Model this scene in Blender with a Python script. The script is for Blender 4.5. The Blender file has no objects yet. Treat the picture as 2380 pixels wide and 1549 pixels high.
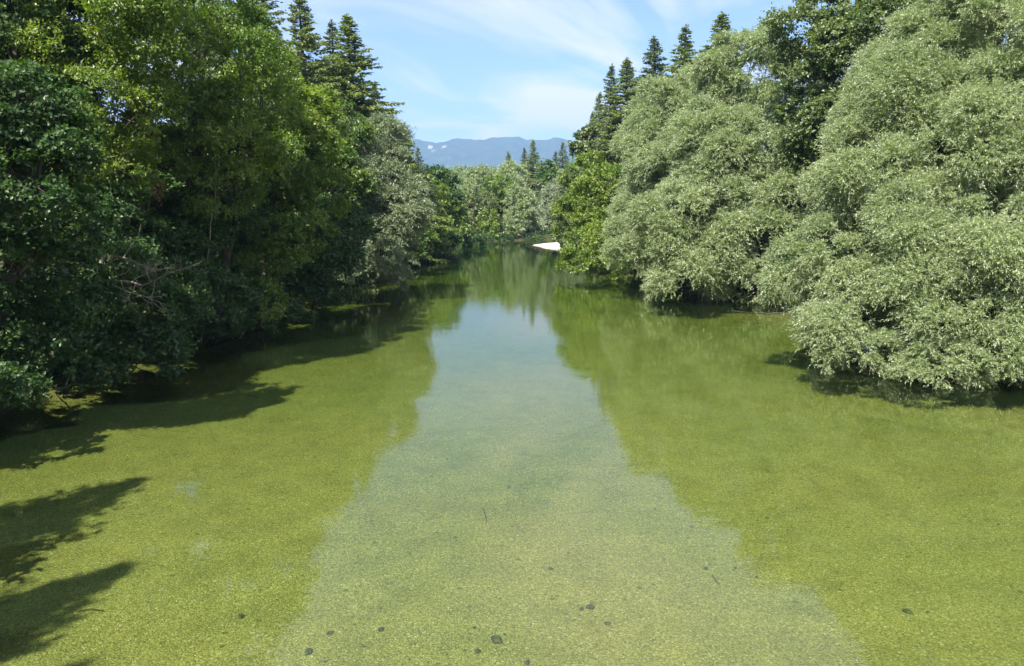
import bpy, math, random
import numpy as np

# ------------------------------------------------------------------ camera, sky, sun
C = bpy.context.scene
COL = C.collection
R = math.radians
W, H_IMG, F = 2380.0, 1549.0, 1719.0
CAM_Z = 7.0
PITCH = math.atan((774.5 - 492.0) / F)

cam_d = bpy.data.cameras.new('camera')
cam_d.sensor_width = 36.0
cam_d.lens = 36.0 * F / W
cam_d.clip_start = 0.1
cam_d.clip_end = 40000
cam = bpy.data.objects.new('camera', cam_d)
COL.objects.link(cam)
cam.location = (0, 0, CAM_Z)
cam.rotation_euler = (R(90) - PITCH, 0, 0)
C.camera = cam

SUN_EL, SUN_AZ = 53.0, 207.0          # azimuth clockwise from +Y: behind and to the left
sd = (math.sin(R(SUN_AZ)) * math.cos(R(SUN_EL)), math.cos(R(SUN_AZ)) * math.cos(R(SUN_EL)), math.sin(R(SUN_EL)))
sun_d = bpy.data.lights.new('sun', 'SUN')
sun_d.energy = 5.0
sun_d.angle = R(0.53)
sun_d.color = (1.0, 0.94, 0.84)
sun = bpy.data.objects.new('sun', sun_d)
COL.objects.link(sun)
from mathutils import Vector
sun.rotation_euler = Vector(sd).to_track_quat('Z', 'Y').to_euler()

world = bpy.data.worlds.new('World')
C.world = world
world.use_nodes = True
nt = world.node_tree
nt.nodes.clear()
N = nt.nodes.new
out = N('ShaderNodeOutputWorld')
bg = N('ShaderNodeBackground')
bg.inputs['Strength'].default_value = 0.086
sky = N('ShaderNodeTexSky')
sky.sky_type = 'NISHITA'
sky.sun_disc = False
sky.sun_elevation = R(SUN_EL)
sky.sun_rotation = R(SUN_AZ)
sky.altitude = 400
sky.air_density = 1.0
sky.dust_density = 0.6
sky.ozone_density = 3.0
# thin cirrus: a layer high above, looked up by where each direction meets it
tc = N('ShaderNodeTexCoord')
sep = N('ShaderNodeSeparateXYZ')
nt.links.new(tc.outputs['Generated'], sep.inputs[0])
zc = N('ShaderNodeMath'); zc.operation = 'MAXIMUM'; zc.inputs[1].default_value = 0.0
nt.links.new(sep.outputs['Z'], zc.inputs[0])
za = N('ShaderNodeMath'); za.operation = 'ADD'; za.inputs[1].default_value = 0.10
nt.links.new(zc.outputs[0], za.inputs[0])
dx = N('ShaderNodeMath'); dx.operation = 'DIVIDE'
dy = N('ShaderNodeMath'); dy.operation = 'DIVIDE'
nt.links.new(sep.outputs['X'], dx.inputs[0]); nt.links.new(za.outputs[0], dx.inputs[1])
nt.links.new(sep.outputs['Y'], dy.inputs[0]); nt.links.new(za.outputs[0], dy.inputs[1])
cmb = N('ShaderNodeCombineXYZ')
nt.links.new(dx.outputs[0], cmb.inputs[0]); nt.links.new(dy.outputs[0], cmb.inputs[1])
mp = N('ShaderNodeMapping')
mp.vector_type = 'TEXTURE'
mp.inputs['Rotation'].default_value = (0, 0, R(62))
mp.inputs['Scale'].default_value = (1.5, 1.0, 1)
mp.inputs['Location'].default_value = (2.3, 1.1, 0)
nt.links.new(cmb.outputs[0], mp.inputs['Vector'])
n1 = N('ShaderNodeTexNoise')
n1.inputs['Scale'].default_value = 1.0
n1.inputs['Detail'].default_value = 7
n1.inputs['Roughness'].default_value = 0.5
n1.inputs['Distortion'].default_value = 0.9
nt.links.new(mp.outputs[0], n1.inputs['Vector'])
cr = N('ShaderNodeValToRGB')
cr.color_ramp.elements[0].position = 0.45
cr.color_ramp.elements[0].color = (0.0, 0.0, 0.0, 1)
cr.color_ramp.elements[1].position = 0.62
cr.color_ramp.elements[1].color = (0.82, 0.82, 0.82, 1)
nt.links.new(n1.outputs['Fac'], cr.inputs[0])
mixc = N('ShaderNodeMixRGB')
mixc.inputs[2].default_value = (7.0, 6.4, 7.1, 1)
nt.links.new(cr.outputs[0], mixc.inputs[0])
nt.links.new(sky.outputs[0], mixc.inputs[1])
nt.links.new(mixc.outputs[0], bg.inputs['Color'])
nt.links.new(bg.outputs[0], out.inputs['Surface'])

C.view_settings.view_transform = 'Standard'
C.view_settings.look = 'None'
C.view_settings.exposure = 1.34
C.view_settings.gamma = 1.0
C.view_settings.use_curve_mapping = False
C.render.engine = 'CYCLES'
C.cycles.max_bounces = 6
C.cycles.diffuse_bounces = 3
C.cycles.glossy_bounces = 2
C.cycles.transmission_bounces = 4
C.cycles.transparent_max_bounces = 8
C.cycles.volume_bounces = 0
C.cycles.caustics_reflective = False
C.cycles.caustics_refractive = False
C.cycles.use_denoising = True

# ------------------------------------------------------------------ helpers
def PX(px, py, Y):
    """world point on the ray through (px, py) of the 2380 wide picture, Y metres ahead"""
    x = (px - 1190.0) / F
    u = (774.5 - py) / F
    d = np.array([x, math.cos(PITCH) + u * math.sin(PITCH), -math.sin(PITCH) + u * math.cos(PITCH)])
    d = d * (Y / d[1])
    return np.array([d[0], d[1], d[2] + CAM_Z])

def tag(o, label=None, cat=None, group=None, kind=None):
    if label: o['label'] = label
    if cat: o['category'] = cat
    if group: o['group'] = group
    if kind: o['kind'] = kind
    return o

def empty(name, loc, label, cat, group=None):
    o = bpy.data.objects.new(name, None)
    o.empty_display_size = 0.3
    COL.objects.link(o)
    o.location = tuple(float(v) for v in loc)
    return tag(o, label, cat, group)

def mesh_obj(name, V, faces, mat, parent=None, attr=None, smooth=False, origin=(0, 0, 0)):
    """faces: (n,3) or (n,4) int array; V in world space, stored relative to origin"""
    me = bpy.data.meshes.new(name)
    V = np.asarray(V, dtype=np.float64) - np.asarray(origin)
    Fc = np.asarray(faces, dtype=np.int32)
    k = Fc.shape[1]
    me.vertices.add(len(V))
    me.vertices.foreach_set('co', V.astype(np.float32).ravel())
    me.loops.add(Fc.size)
    me.loops.foreach_set('vertex_index', Fc.ravel())
    me.polygons.add(len(Fc))
    me.polygons.foreach_set('loop_start', np.arange(0, Fc.size, k, dtype=np.int32))
    me.polygons.foreach_set('loop_total', np.full(len(Fc), k, dtype=np.int32))
    me.polygons.foreach_set('use_smooth', np.full(len(Fc), smooth, dtype=bool))
    me.update(calc_edges=True)
    if attr is not None:
        a = me.attributes.new('v', 'FLOAT', 'FACE')
        a.data.foreach_set('value', np.asarray(attr, dtype=np.float32))
    me.materials.append(mat)
    o = bpy.data.objects.new(name, me)
    COL.objects.link(o)
    if parent is not None:
        o.parent = parent
    else:
        o.location = tuple(float(v) for v in origin)
    return o

def norm(a):
    return a / np.maximum(np.linalg.norm(a, axis=-1, keepdims=True), 1e-9)

def mat_new(name):
    m = bpy.data.materials.new(name)
    m.use_nodes = True
    m.node_tree.nodes.clear()
    return m, m.node_tree

def leaf_mat(name, dark, mid, light, under=None, trans=0.35, gloss=0.06, rough=0.45, tcol=None):
    m, t = mat_new(name)
    N = t.nodes.new
    L = t.links.new
    o = N('ShaderNodeOutputMaterial')
    at = N('ShaderNodeAttribute'); at.attribute_name = 'v'
    r = N('ShaderNodeValToRGB')
    e = r.color_ramp.elements
    e[0].position = 0.0; e[0].color = (*dark, 1)
    e[1].position = 1.0; e[1].color = (*light, 1)
    k = e.new(0.5); k.color = (*mid, 1)
    L(at.outputs['Fac'], r.inputs[0])
    col = r.outputs[0]
    if under is not None:
        g = N('ShaderNodeNewGeometry')
        mx = N('ShaderNodeMixRGB')
        mx.inputs[2].default_value = (*under, 1)
        L(g.outputs['Backfacing'], mx.inputs[0])
        L(col, mx.inputs[1])
        col = mx.outputs[0]
    d = N('ShaderNodeBsdfDiffuse')
    L(col, d.inputs['Color'])
    tr = N('ShaderNodeBsdfTranslucent')
    hs = N('ShaderNodeMixRGB'); hs.blend_type = 'MULTIPLY'; hs.inputs[0].default_value = 1
    hs.inputs[2].default_value = (*(tcol or (1.5, 1.7, 0.6)), 1)
    L(r.outputs[0], hs.inputs[1])
    L(hs.outputs[0], tr.inputs['Color'])
    mix = N('ShaderNodeMixShader'); mix.inputs[0].default_value = trans
    L(d.outputs[0], mix.inputs[1]); L(tr.outputs[0], mix.inputs[2])
    gl = N('ShaderNodeBsdfGlossy'); gl.inputs['Roughness'].default_value = rough
    gl.inputs['Color'].default_value = (1, 1, 1, 1)
    mx2 = N('ShaderNodeMixShader'); mx2.inputs[0].default_value = gloss
    L(mix.outputs[0], mx2.inputs[1]); L(gl.outputs[0], mx2.inputs[2])
    L(mx2.outputs[0], o.inputs['Surface'])
    return m

def bark_mat(name, a, b, sc=6):
    m, t = mat_new(name)
    N = t.nodes.new; L = t.links.new
    o = N('ShaderNodeOutputMaterial')
    p = N('ShaderNodeBsdfPrincipled'); p.inputs['Roughness'].default_value = 0.9
    tc = N('ShaderNodeTexCoord')
    mp = N('ShaderNodeMapping'); mp.inputs['Scale'].default_value = (1, 1, 0.25)
    n = N('ShaderNodeTexNoise'); n.inputs['Scale'].default_value = sc; n.inputs['Detail'].default_value = 6
    L(tc.outputs['Object'], mp.inputs[0]); L(mp.outputs[0], n.inputs['Vector'])
    r = N('ShaderNodeValToRGB')
    r.color_ramp.elements[0].position = 0.35; r.color_ramp.elements[0].color = (*a, 1)
    r.color_ramp.elements[1].position = 0.65; r.color_ramp.elements[1].color = (*b, 1)
    L(n.outputs['Fac'], r.inputs[0]); L(r.outputs[0], p.inputs['Base Color'])
    bp = N('ShaderNodeBump'); bp.inputs['Strength'].default_value = 0.5; bp.inputs['Distance'].default_value = 0.03
    L(n.outputs['Fac'], bp.inputs['Height']); L(bp.outputs[0], p.inputs['Normal'])
    L(p.outputs[0], o.inputs['Surface'])
    return m

M = {
    'willow_pale': leaf_mat('pale_willow_leaf', (0.13, 0.18, 0.08), (0.18, 0.235, 0.12), (0.25, 0.30, 0.18), under=(0.31, 0.36, 0.25), trans=0.25, gloss=0.06, tcol=(1.1, 1.2, 0.7)),
    'willow': leaf_mat('willow_leaf', (0.175, 0.245, 0.075), (0.25, 0.32, 0.12), (0.32, 0.38, 0.18), under=(0.37, 0.43, 0.27), trans=0.40, gloss=0.06, rough=0.45, tcol=(1.25, 1.4, 0.6)),
    'willow_grey': leaf_mat('grey_willow_leaf', (0.12, 0.175, 0.065), (0.165, 0.225, 0.095), (0.225, 0.28, 0.14), under=(0.26, 0.32, 0.19), trans=0.25, gloss=0.05, tcol=(1.1, 1.2, 0.7)),
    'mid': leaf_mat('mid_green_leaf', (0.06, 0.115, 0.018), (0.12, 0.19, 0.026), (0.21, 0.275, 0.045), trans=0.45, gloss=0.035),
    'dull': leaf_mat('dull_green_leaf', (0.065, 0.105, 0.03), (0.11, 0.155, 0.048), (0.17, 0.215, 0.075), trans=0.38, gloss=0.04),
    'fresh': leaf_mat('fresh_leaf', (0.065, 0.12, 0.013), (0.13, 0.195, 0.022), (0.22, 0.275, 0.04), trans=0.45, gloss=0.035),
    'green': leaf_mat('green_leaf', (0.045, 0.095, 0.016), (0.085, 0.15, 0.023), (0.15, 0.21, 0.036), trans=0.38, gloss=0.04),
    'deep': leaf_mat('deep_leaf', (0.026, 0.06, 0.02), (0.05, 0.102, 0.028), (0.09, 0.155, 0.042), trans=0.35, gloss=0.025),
    'olive': leaf_mat('olive_leaf', (0.07, 0.10, 0.025), (0.11, 0.145, 0.035), (0.17, 0.19, 0.05), trans=0.35),
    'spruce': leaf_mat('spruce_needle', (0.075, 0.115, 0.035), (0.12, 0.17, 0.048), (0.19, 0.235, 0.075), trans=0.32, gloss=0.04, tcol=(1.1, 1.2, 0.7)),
    'spruce_lit': leaf_mat('sunlit_spruce_needle', (0.11, 0.165, 0.035), (0.175, 0.235, 0.045), (0.26, 0.305, 0.075), trans=0.35, gloss=0.04, tcol=(1.1, 1.2, 0.7)),  # lighter copy of the spruce colour, with sunlight put into it
    'rust': leaf_mat('rust_leaf', (0.14, 0.05, 0.02), (0.2, 0.08, 0.03), (0.26, 0.12, 0.05), trans=0.2, tcol=(1, 1, 0.8)),
    'bark': bark_mat('brown_bark', (0.035, 0.028, 0.02), (0.11, 0.09, 0.065)),
    'bark_pale': bark_mat('pale_bark', (0.14, 0.13, 0.10), (0.30, 0.28, 0.22), 9),
    'deadwood': bark_mat('bleached_wood', (0.15, 0.125, 0.10), (0.31, 0.265, 0.20), 9),
}

# banks: waterline x against distance ahead
YL = np.array([-400, -30, 0, 20, 30, 45, 60, 75, 115, 150, 165, 178, 186, 191, 195, 198, 201, 400])
XL = np.array([-22, -21, -21, -21.5, -21.8, -21, -19.5, -17.5, -16, -14, -9.5, -3, 5, 16, 34, 60, 300, 300.])
YR = np.array([-400, -30, 20, 30, 45, 57, 75, 90, 130, 146, 154, 161, 166, 170, 400])
XR = np.array([27, 27, 27, 28, 28, 25, 19, 11.5, 12, 13, 15, 24, 50, 300, 300.])

def d_in(x, y):
    return np.minimum(x - np.interp(y, YL, XL), np.interp(y, YR, XR) - x)

def ground_z(x, y):
    x = np.asarray(x, float); y = np.asarray(y, float)
    d = d_in(x, y)
    d = np.where((d > 0) & (d < x - np.interp(y, YL, XL) - .01), d, np.where(d > 0, d * 2.6, d))    # the left shore drops off quicker
    w = 0.22 * np.sin(x * .55 + 1.3) * np.sin(y * .31) + 0.15 * np.sin(x * 1.3 + y * .9) + 0.1 * np.sin(y * 2.1 - x * .7)
    zin = -np.minimum(1.15, (0.10 + 0.55 * np.clip((y - 60) / 50, 0, 1)) * d + 0.02) - 0.10 * w * np.clip(d / 4, 0, 1)
    zout = 1.7 * (1 - np.exp(d / 3.0)) + 0.5 * w * np.clip(-d / 3, 0, 1)
    z = np.where(d > 0, zin, zout)
    # beyond the bend and far out the valley floor is gently uneven
    return z

# ------------------------------------------------------------------ the setting
def axis(breaks):
    out = [breaks[0][0]]
    for (a, st), (b, _) in zip(breaks[:-1], breaks[1:]):
        n = max(1, int(round((b - a) / st)))
        out += list(a + (b - a) * (np.arange(n) + 1) / n)
    return np.array(out)

gx = axis([(-7000, 1200), (-1000, 180), (-100, 8), (-32, 0.5), (40, 8), (110, 180), (1100, 1200), (7000, 0)])
gy = axis([(-300, 60), (-60, 4), (0, 0.5), (70, 0.9), (210, 8), (300, 150), (1200, 1100), (9800, 0)])
GX, GY = np.meshgrid(gx, gy)
GZ = ground_z(GX, GY)
nx, ny = len(gx), len(gy)
idx = np.arange(nx * ny).reshape(ny, nx)
quads = np.stack([idx[:-1, :-1], idx[:-1, 1:], idx[1:, 1:], idx[1:, :-1]], -1).reshape(-1, 4)

def ground_material():
    m, t = mat_new('river_gravel_and_soil')
    N = t.nodes.new; L = t.links.new
    o = N('ShaderNodeOutputMaterial')
    p = N('ShaderNodeBsdfPrincipled'); p.inputs['Roughness'].default_value = 0.85
    p.inputs['Specular IOR Level'].default_value = 0.15
    g = N('ShaderNodeNewGeometry')
    sp = N('ShaderNodeSeparateXYZ'); L(g.outputs['Position'], sp.inputs[0])
    def noise(sc, det=3, rough=.5):
        n = N('ShaderNodeTexNoise'); n.inputs['Scale'].default_value = sc
        n.inputs['Detail'].default_value = det; n.inputs['Roughness'].default_value = rough
        L(g.outputs['Position'], n.inputs['Vector']); return n
    def ramp(fac, stops):
        r = N('ShaderNodeValToRGB')
        e = r.color_ramp.elements
        e[0].position, e[0].color = stops[0][0], (*stops[0][1], 1)
        e[1].position, e[1].color = stops[-1][0], (*stops[-1][1], 1)
        for q, c in stops[1:-1]:
            k = e.new(q); k.color = (*c, 1)
        L(fac, r.inputs[0]); return r
    def mixc(fac, a, b, mode='MIX'):
        x = N('ShaderNodeMixRGB'); x.blend_type = mode
        if isinstance(fac, float): x.inputs[0].default_value = fac
        else: L(fac, x.inputs[0])
        for i, v in ((1, a), (2, b)):
            if isinstance(v, tuple): x.inputs[i].default_value = (*v, 1)
            else: L(v, x.inputs[i])
        return x.outputs[0]
    # warped position so pebbles are not perfect cells
    wn = noise(9, 2)
    wv = N('ShaderNodeVectorMath'); wv.operation = 'MULTIPLY_ADD'
    L(wn.outputs['Color'], wv.inputs[0]); wv.inputs[1].default_value = (.05, .05, .05)
    L(g.outputs['Position'], wv.inputs[2])
    flat = N('ShaderNodeVectorMath'); flat.operation = 'MULTIPLY'; flat.inputs[1].default_value = (1, 1, 0)
    L(wv.outputs[0], flat.inputs[0])
    v1 = N('ShaderNodeTexVoronoi'); v1.inputs['Scale'].default_value = 31; L(flat.outputs[0], v1.inputs['Vector'])
    v2 = N('ShaderNodeTexVoronoi'); v2.inputs['Scale'].default_value = 6.5; L(flat.outputs[0], v2.inputs['Vector'])
    s1 = N('ShaderNodeSeparateXYZ'); L(v1.outputs['Color'], s1.inputs[0])
    s2 = N('ShaderNodeSeparateXYZ'); L(v2.outputs['Color'], s2.inputs[0])
    # algae coated pebbles: mostly olive, a few pale, a few dark
    peb = ramp(s1.outputs['X'], [(0.0, (0.24, 0.22, 0.075)), (0.3, (0.39, 0.355, 0.12)), (0.72, (0.48, 0.435, 0.15)), (0.93, (0.57, 0.52, 0.215)), (1.0, (0.74, 0.70, 0.44))])
    edge = ramp(v1.outputs['Distance'], [(0.0, (1, 1, 1)), (0.45, (0.92, 0.92, 0.92)), (0.8, (0.6, 0.6, 0.6))])
    c = mixc(0.9, peb.outputs[0], edge.outputs[0], 'MULTIPLY')
    v3 = N('ShaderNodeTexVoronoi'); v3.inputs['Scale'].default_value = 13; L(flat.outputs[0], v3.inputs['Vector'])
    s3 = N('ShaderNodeSeparateXYZ'); L(v3.outputs['Color'], s3.inputs[0])
    pick = ramp(s3.outputs['Y'], [(0.0, (0, 0, 0)), (0.72, (0, 0, 0)), (0.74, (1, 1, 1))])
    inside = ramp(v3.outputs['Distance'], [(0.0, (1, 1, 1)), (0.38, (1, 1, 1)), (0.44, (0, 0, 0))])
    pm = mixc(1.0, pick.outputs[0], inside.outputs[0], 'MULTIPLY')
    peb3 = ramp(s3.outputs['X'], [(0.0, (0.25, 0.23, 0.08)), (0.45, (0.39, 0.355, 0.125)), (0.85, (0.48, 0.435, 0.165)), (1.0, (0.64, 0.60, 0.34))])
    c = mixc(pm, c, peb3.outputs[0])
    # sparse bigger dark stones
    big = ramp(s2.outputs['Y'], [(0.0, (.8, .8, .8)), (0.012, (.6, .6, .6)), (0.03, (0, 0, 0))])
    bd = ramp(v2.outputs['Distance'], [(0.0, (1, 1, 1)), (0.34, (1, 1, 1)), (0.42, (0, 0, 0))])
    bm = mixc(1.0, big.outputs[0], bd.outputs[0], 'MULTIPLY')
    c = mixc(bm, c, (0.10, 0.115, 0.05))
    # broad mottling: greener and browner tracts
    nb = noise(0.10, 4, .6)
    tint = ramp(nb.outputs['Fac'], [(0.3, (0.86, 0.93, 0.95)), (0.5, (0.92, 0.94, 1.0)), (0.7, (1.0, 0.95, 1.0))])
    c = mixc(1.0, c, tint.outputs[0], 'MULTIPLY')
    nm = noise(0.9, 5, .65)
    mot = ramp(nm.outputs['Fac'], [(0.3, (0.78, 0.80, 0.8)), (0.55, (1, 1, 1)), (0.75, (1.14, 1.12, 1.0))])
    c = mixc(1.0, c, mot.outputs[0], 'MULTIPLY')
    # deeper bed carries more green growth, the shallows are sandy
    dep = N('ShaderNodeMapRange'); dep.inputs['From Min'].default_value = -1.0; dep.inputs['From Max'].default_value = -0.15
    L(sp.outputs['Z'], dep.inputs['Value'])
    dr = ramp(dep.outputs[0], [(0.0, (0.97, 1.02, 0.9)), (1.0, (1.0, 0.92, 1.1))])
    c = mixc(1.0, c, dr.outputs[0], 'MULTIPLY')
    # leaf litter, soil and moss, begun below the waterline to paint in bank shade
    ns = noise(1.4, 6, .7)
    soil = ramp(ns.outputs['Fac'], [(0.35, (0.03, 0.026, 0.014)), (0.5, (0.055, 0.06, 0.022)), (0.68, (0.05, 0.09, 0.02))])
    up = N('ShaderNodeMapRange'); up.inputs['From Min'].default_value = -0.14; up.inputs['From Max'].default_value = 0.04
    L(sp.outputs['Z'], up.inputs['Value'])
    c = mixc(up.outputs[0], c, soil.outputs[0])
    L(c, p.inputs['Base Color'])
    hsum = N('ShaderNodeMath'); hsum.operation = 'MULTIPLY'; hsum.inputs[1].default_value = -1
    L(v1.outputs['Distance'], hsum.inputs[0])
    bp = N('ShaderNodeBump'); bp.inputs['Strength'].default_value = 0.8; bp.inputs['Distance'].default_value = 0.03
    L(hsum.outputs[0], bp.inputs['Height']); L(bp.outputs[0], p.inputs['Normal'])
    L(p.outputs[0], o.inputs['Surface'])
    return m

ground = mesh_obj('ground', np.stack([GX, GY, GZ], -1).reshape(-1, 3), quads, ground_material(), smooth=True)
tag(ground, 'gravel river bed and soft wooded banks', kind='structure')

def water_material():
    m, t = mat_new('clear_river_water')
    N = t.nodes.new; L = t.links.new
    o = N('ShaderNodeOutputMaterial')
    g = N('ShaderNodeNewGeometry')
    mp = N('ShaderNodeMapping'); mp.inputs['Scale'].default_value = (1.0, 1.7, 1); mp.inputs['Rotation'].default_value = (0, 0, R(12))
    L(g.outputs['Position'], mp.inputs[0])
    n1 = N('ShaderNodeTexNoise'); n1.inputs['Scale'].default_value = 2.2; n1.inputs['Detail'].default_value = 3
    n2 = N('ShaderNodeTexNoise'); n2.inputs['Scale'].default_value = 0.35; n2.inputs['Detail'].default_value = 2
    L(mp.outputs[0], n1.inputs['Vector']); L(mp.outputs[0], n2.inputs['Vector'])
    a = N('ShaderNodeMath'); a.operation = 'MULTIPLY_ADD'; a.inputs[1].default_value = 2.2
    L(n2.outputs['Fac'], a.inputs[0]); L(n1.outputs['Fac'], a.inputs[2])
    bp = N('ShaderNodeBump'); bp.inputs['Strength'].default_value = 1.0; bp.inputs['Distance'].default_value = 0.0027
    L(a.outputs[0], bp.inputs['Height'])
    fr = N('ShaderNodeFresnel'); fr.inputs['IOR'].default_value = 1.46
    L(bp.outputs[0], fr.inputs['Normal'])
    gl = N('ShaderNodeBsdfGlossy'); gl.inputs['Roughness'].default_value = 0.015
    L(bp.outputs[0], gl.inputs['Normal'])
    tr = N('ShaderNodeBsdfTransparent'); tr.inputs['Color'].default_value = (0.87, 0.87, 0.87, 1)
    df = N('ShaderNodeBsdfDiffuse'); df.inputs['Color'].default_value = (0.07, 0.13, 0.05, 1)
    body = N('ShaderNodeMixShader'); body.inputs[0].default_value = 0.06
    L(tr.outputs[0], body.inputs[1]); L(df.outputs[0], body.inputs[2])
    mx = N('ShaderNodeMixShader')
    L(fr.outputs[0], mx.inputs[0]); L(body.outputs[0], mx.inputs[1]); L(gl.outputs[0], mx.inputs[2])
    L(mx.outputs[0], o.inputs['Surface'])
    va = N('ShaderNodeVolumeAbsorption')
    va.inputs['Color'].default_value = (0.41, 0.61, 0.13, 1)
    va.inputs['Density'].default_value = 0.22
    L(va.outputs[0], o.inputs['Volume'])
    return m

wv = np.array([(x, y, z) for z in (-3, 0) for y in (-60, 230) for x in (-60, 320)], float)
water = mesh_obj('water', wv, [(0, 2, 3, 1), (4, 5, 7, 6), (0, 1, 5, 4), (2, 6, 7, 3), (0, 4, 6, 2), (1, 3, 7, 5)], water_material())
tag(water, 'clear shallow green river reflecting trees and sky', kind='structure')

# ---- white gravel bar at the far bend
def gravel_bar():
    m, t = mat_new('pale_gravel')
    N = t.nodes.new; L = t.links.new
    o = N('ShaderNodeOutputMaterial')
    p = N('ShaderNodeBsdfPrincipled'); p.inputs['Roughness'].default_value = 0.9
    tc = N('ShaderNodeTexCoord')
    v = N('ShaderNodeTexVoronoi'); v.inputs['Scale'].default_value = 7
    n = N('ShaderNodeTexNoise'); n.inputs['Scale'].default_value = 0.8; n.inputs['Detail'].default_value = 5
    L(tc.outputs['Object'], v.inputs['Vector']); L(tc.outputs['Object'], n.inputs['Vector'])
    r = N('ShaderNodeValToRGB')
    r.color_ramp.elements[0].color = (0.40, 0.37, 0.32, 1); r.color_ramp.elements[1].color = (0.86, 0.84, 0.79, 1)
    s = N('ShaderNodeSeparateXYZ'); L(v.outputs['Color'], s.inputs[0]); L(s.outputs['X'], r.inputs[0])
    g = N('ShaderNodeNewGeometry'); sp = N('ShaderNodeSeparateXYZ'); L(g.outputs['Position'], sp.inputs[0])
    mr = N('ShaderNodeMapRange'); mr.inputs['From Min'].default_value = 0.0; mr.inputs['From Max'].default_value = 0.10
    L(sp.outputs['Z'], mr.inputs['Value'])
    mx = N('ShaderNodeMixRGB'); mx.inputs[1].default_value = (0.16, 0.10, 0.06, 1)
    L(mr.outputs[0], mx.inputs[0]); L(r.outputs[0], mx.inputs[2]); L(mx.outputs[0], p.inputs['Base Color'])
    bp = N('ShaderNodeBump'); bp.inputs['Distance'].default_value = 0.05; L(v.outputs['Distance'], bp.inputs['Height']); L(bp.outputs[0], p.inputs['Normal'])
    L(p.outputs[0], o.inputs['Surface'])
    cx, cy = 11.2, 152.0
    na, nr = 72, 16
    V = [(cx, cy, 0.75)]
    for i in range(1, nr + 1):
        for k in range(na):
            a = 2 * math.pi * k / na
            rr = (1 + 0.10 * math.sin(3 * a + 1) + 0.06 * math.sin(5 * a)) * i / nr
            x = cx + 8.6 * rr * math.cos(a); y = cy + 14.5 * rr * math.sin(a)
            z = 0.80 * (1 - (i / nr) ** 1.8) * 1.35 - 0.35 + 0.03 * math.sin(x * 3) * math.cos(y * 2)
            V.append((x, y, z))
    V[0] = (cx, cy, 0.72)
    Fq = []
    for k in range(na):
        Fq.append((0, 1 + k, 1 + (k + 1) % na, 0))
    for i in range(nr - 1):
        for k in range(na):
            a = 1 + i * na + k; b = 1 + i * na + (k + 1) % na
            Fq.append((a, a + na, b + na, b))
    tri = [(f[0], f[1], f[2]) for f in Fq[:na]]
    for f in Fq[na:]:
        tri += [(f[0], f[1], f[2]), (f[0], f[2], f[3])]
    ob = mesh_obj('gravel_bar', V, tri, m, smooth=True)
    tag(ob, 'small white gravel bar jutting into the water at the far bend', kind='structure')
gravel_bar()

# ---- mountains
def hnoise(x, seed, octs=6, base=1.0, gain=0.5):
    rg = np.random.RandomState(seed)
    s = np.zeros_like(x)
    a = 1.0
    for i in range(octs):
        ph = rg.rand(3) * 20
        f = base * 2.03 ** i
        s += a * (np.sin(x * f + ph[0]) + 0.6 * np.sin(x * f * 1.63 + ph[1])) / 1.6
        a *= gain
    return s

def vnoise(x, y, seed):
    """value noise on a lattice, smooth"""
    rg = np.random.RandomState(seed)
    T = rg.rand(256, 256)
    xi = np.floor(x).astype(int); yi = np.floor(y).astype(int)
    fx = x - xi; fy = y - yi
    fx = fx * fx * (3 - 2 * fx); fy = fy * fy * (3 - 2 * fy)
    g = lambda a, b: T[a & 255, b & 255]
    return (g(xi, yi) * (1 - fx) + g(xi + 1, yi) * fx) * (1 - fy) + (g(xi, yi + 1) * (1 - fx) + g(xi + 1, yi + 1) * fx) * fy

def fbm(x, y, seed, octs=5):
    s = 0; a = 1; tot = 0
    for i in range(octs):
        s = s + a * vnoise(x * 2 ** i, y * 2 ** i, seed + i); tot += a; a *= 0.5
    return s / tot

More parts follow.
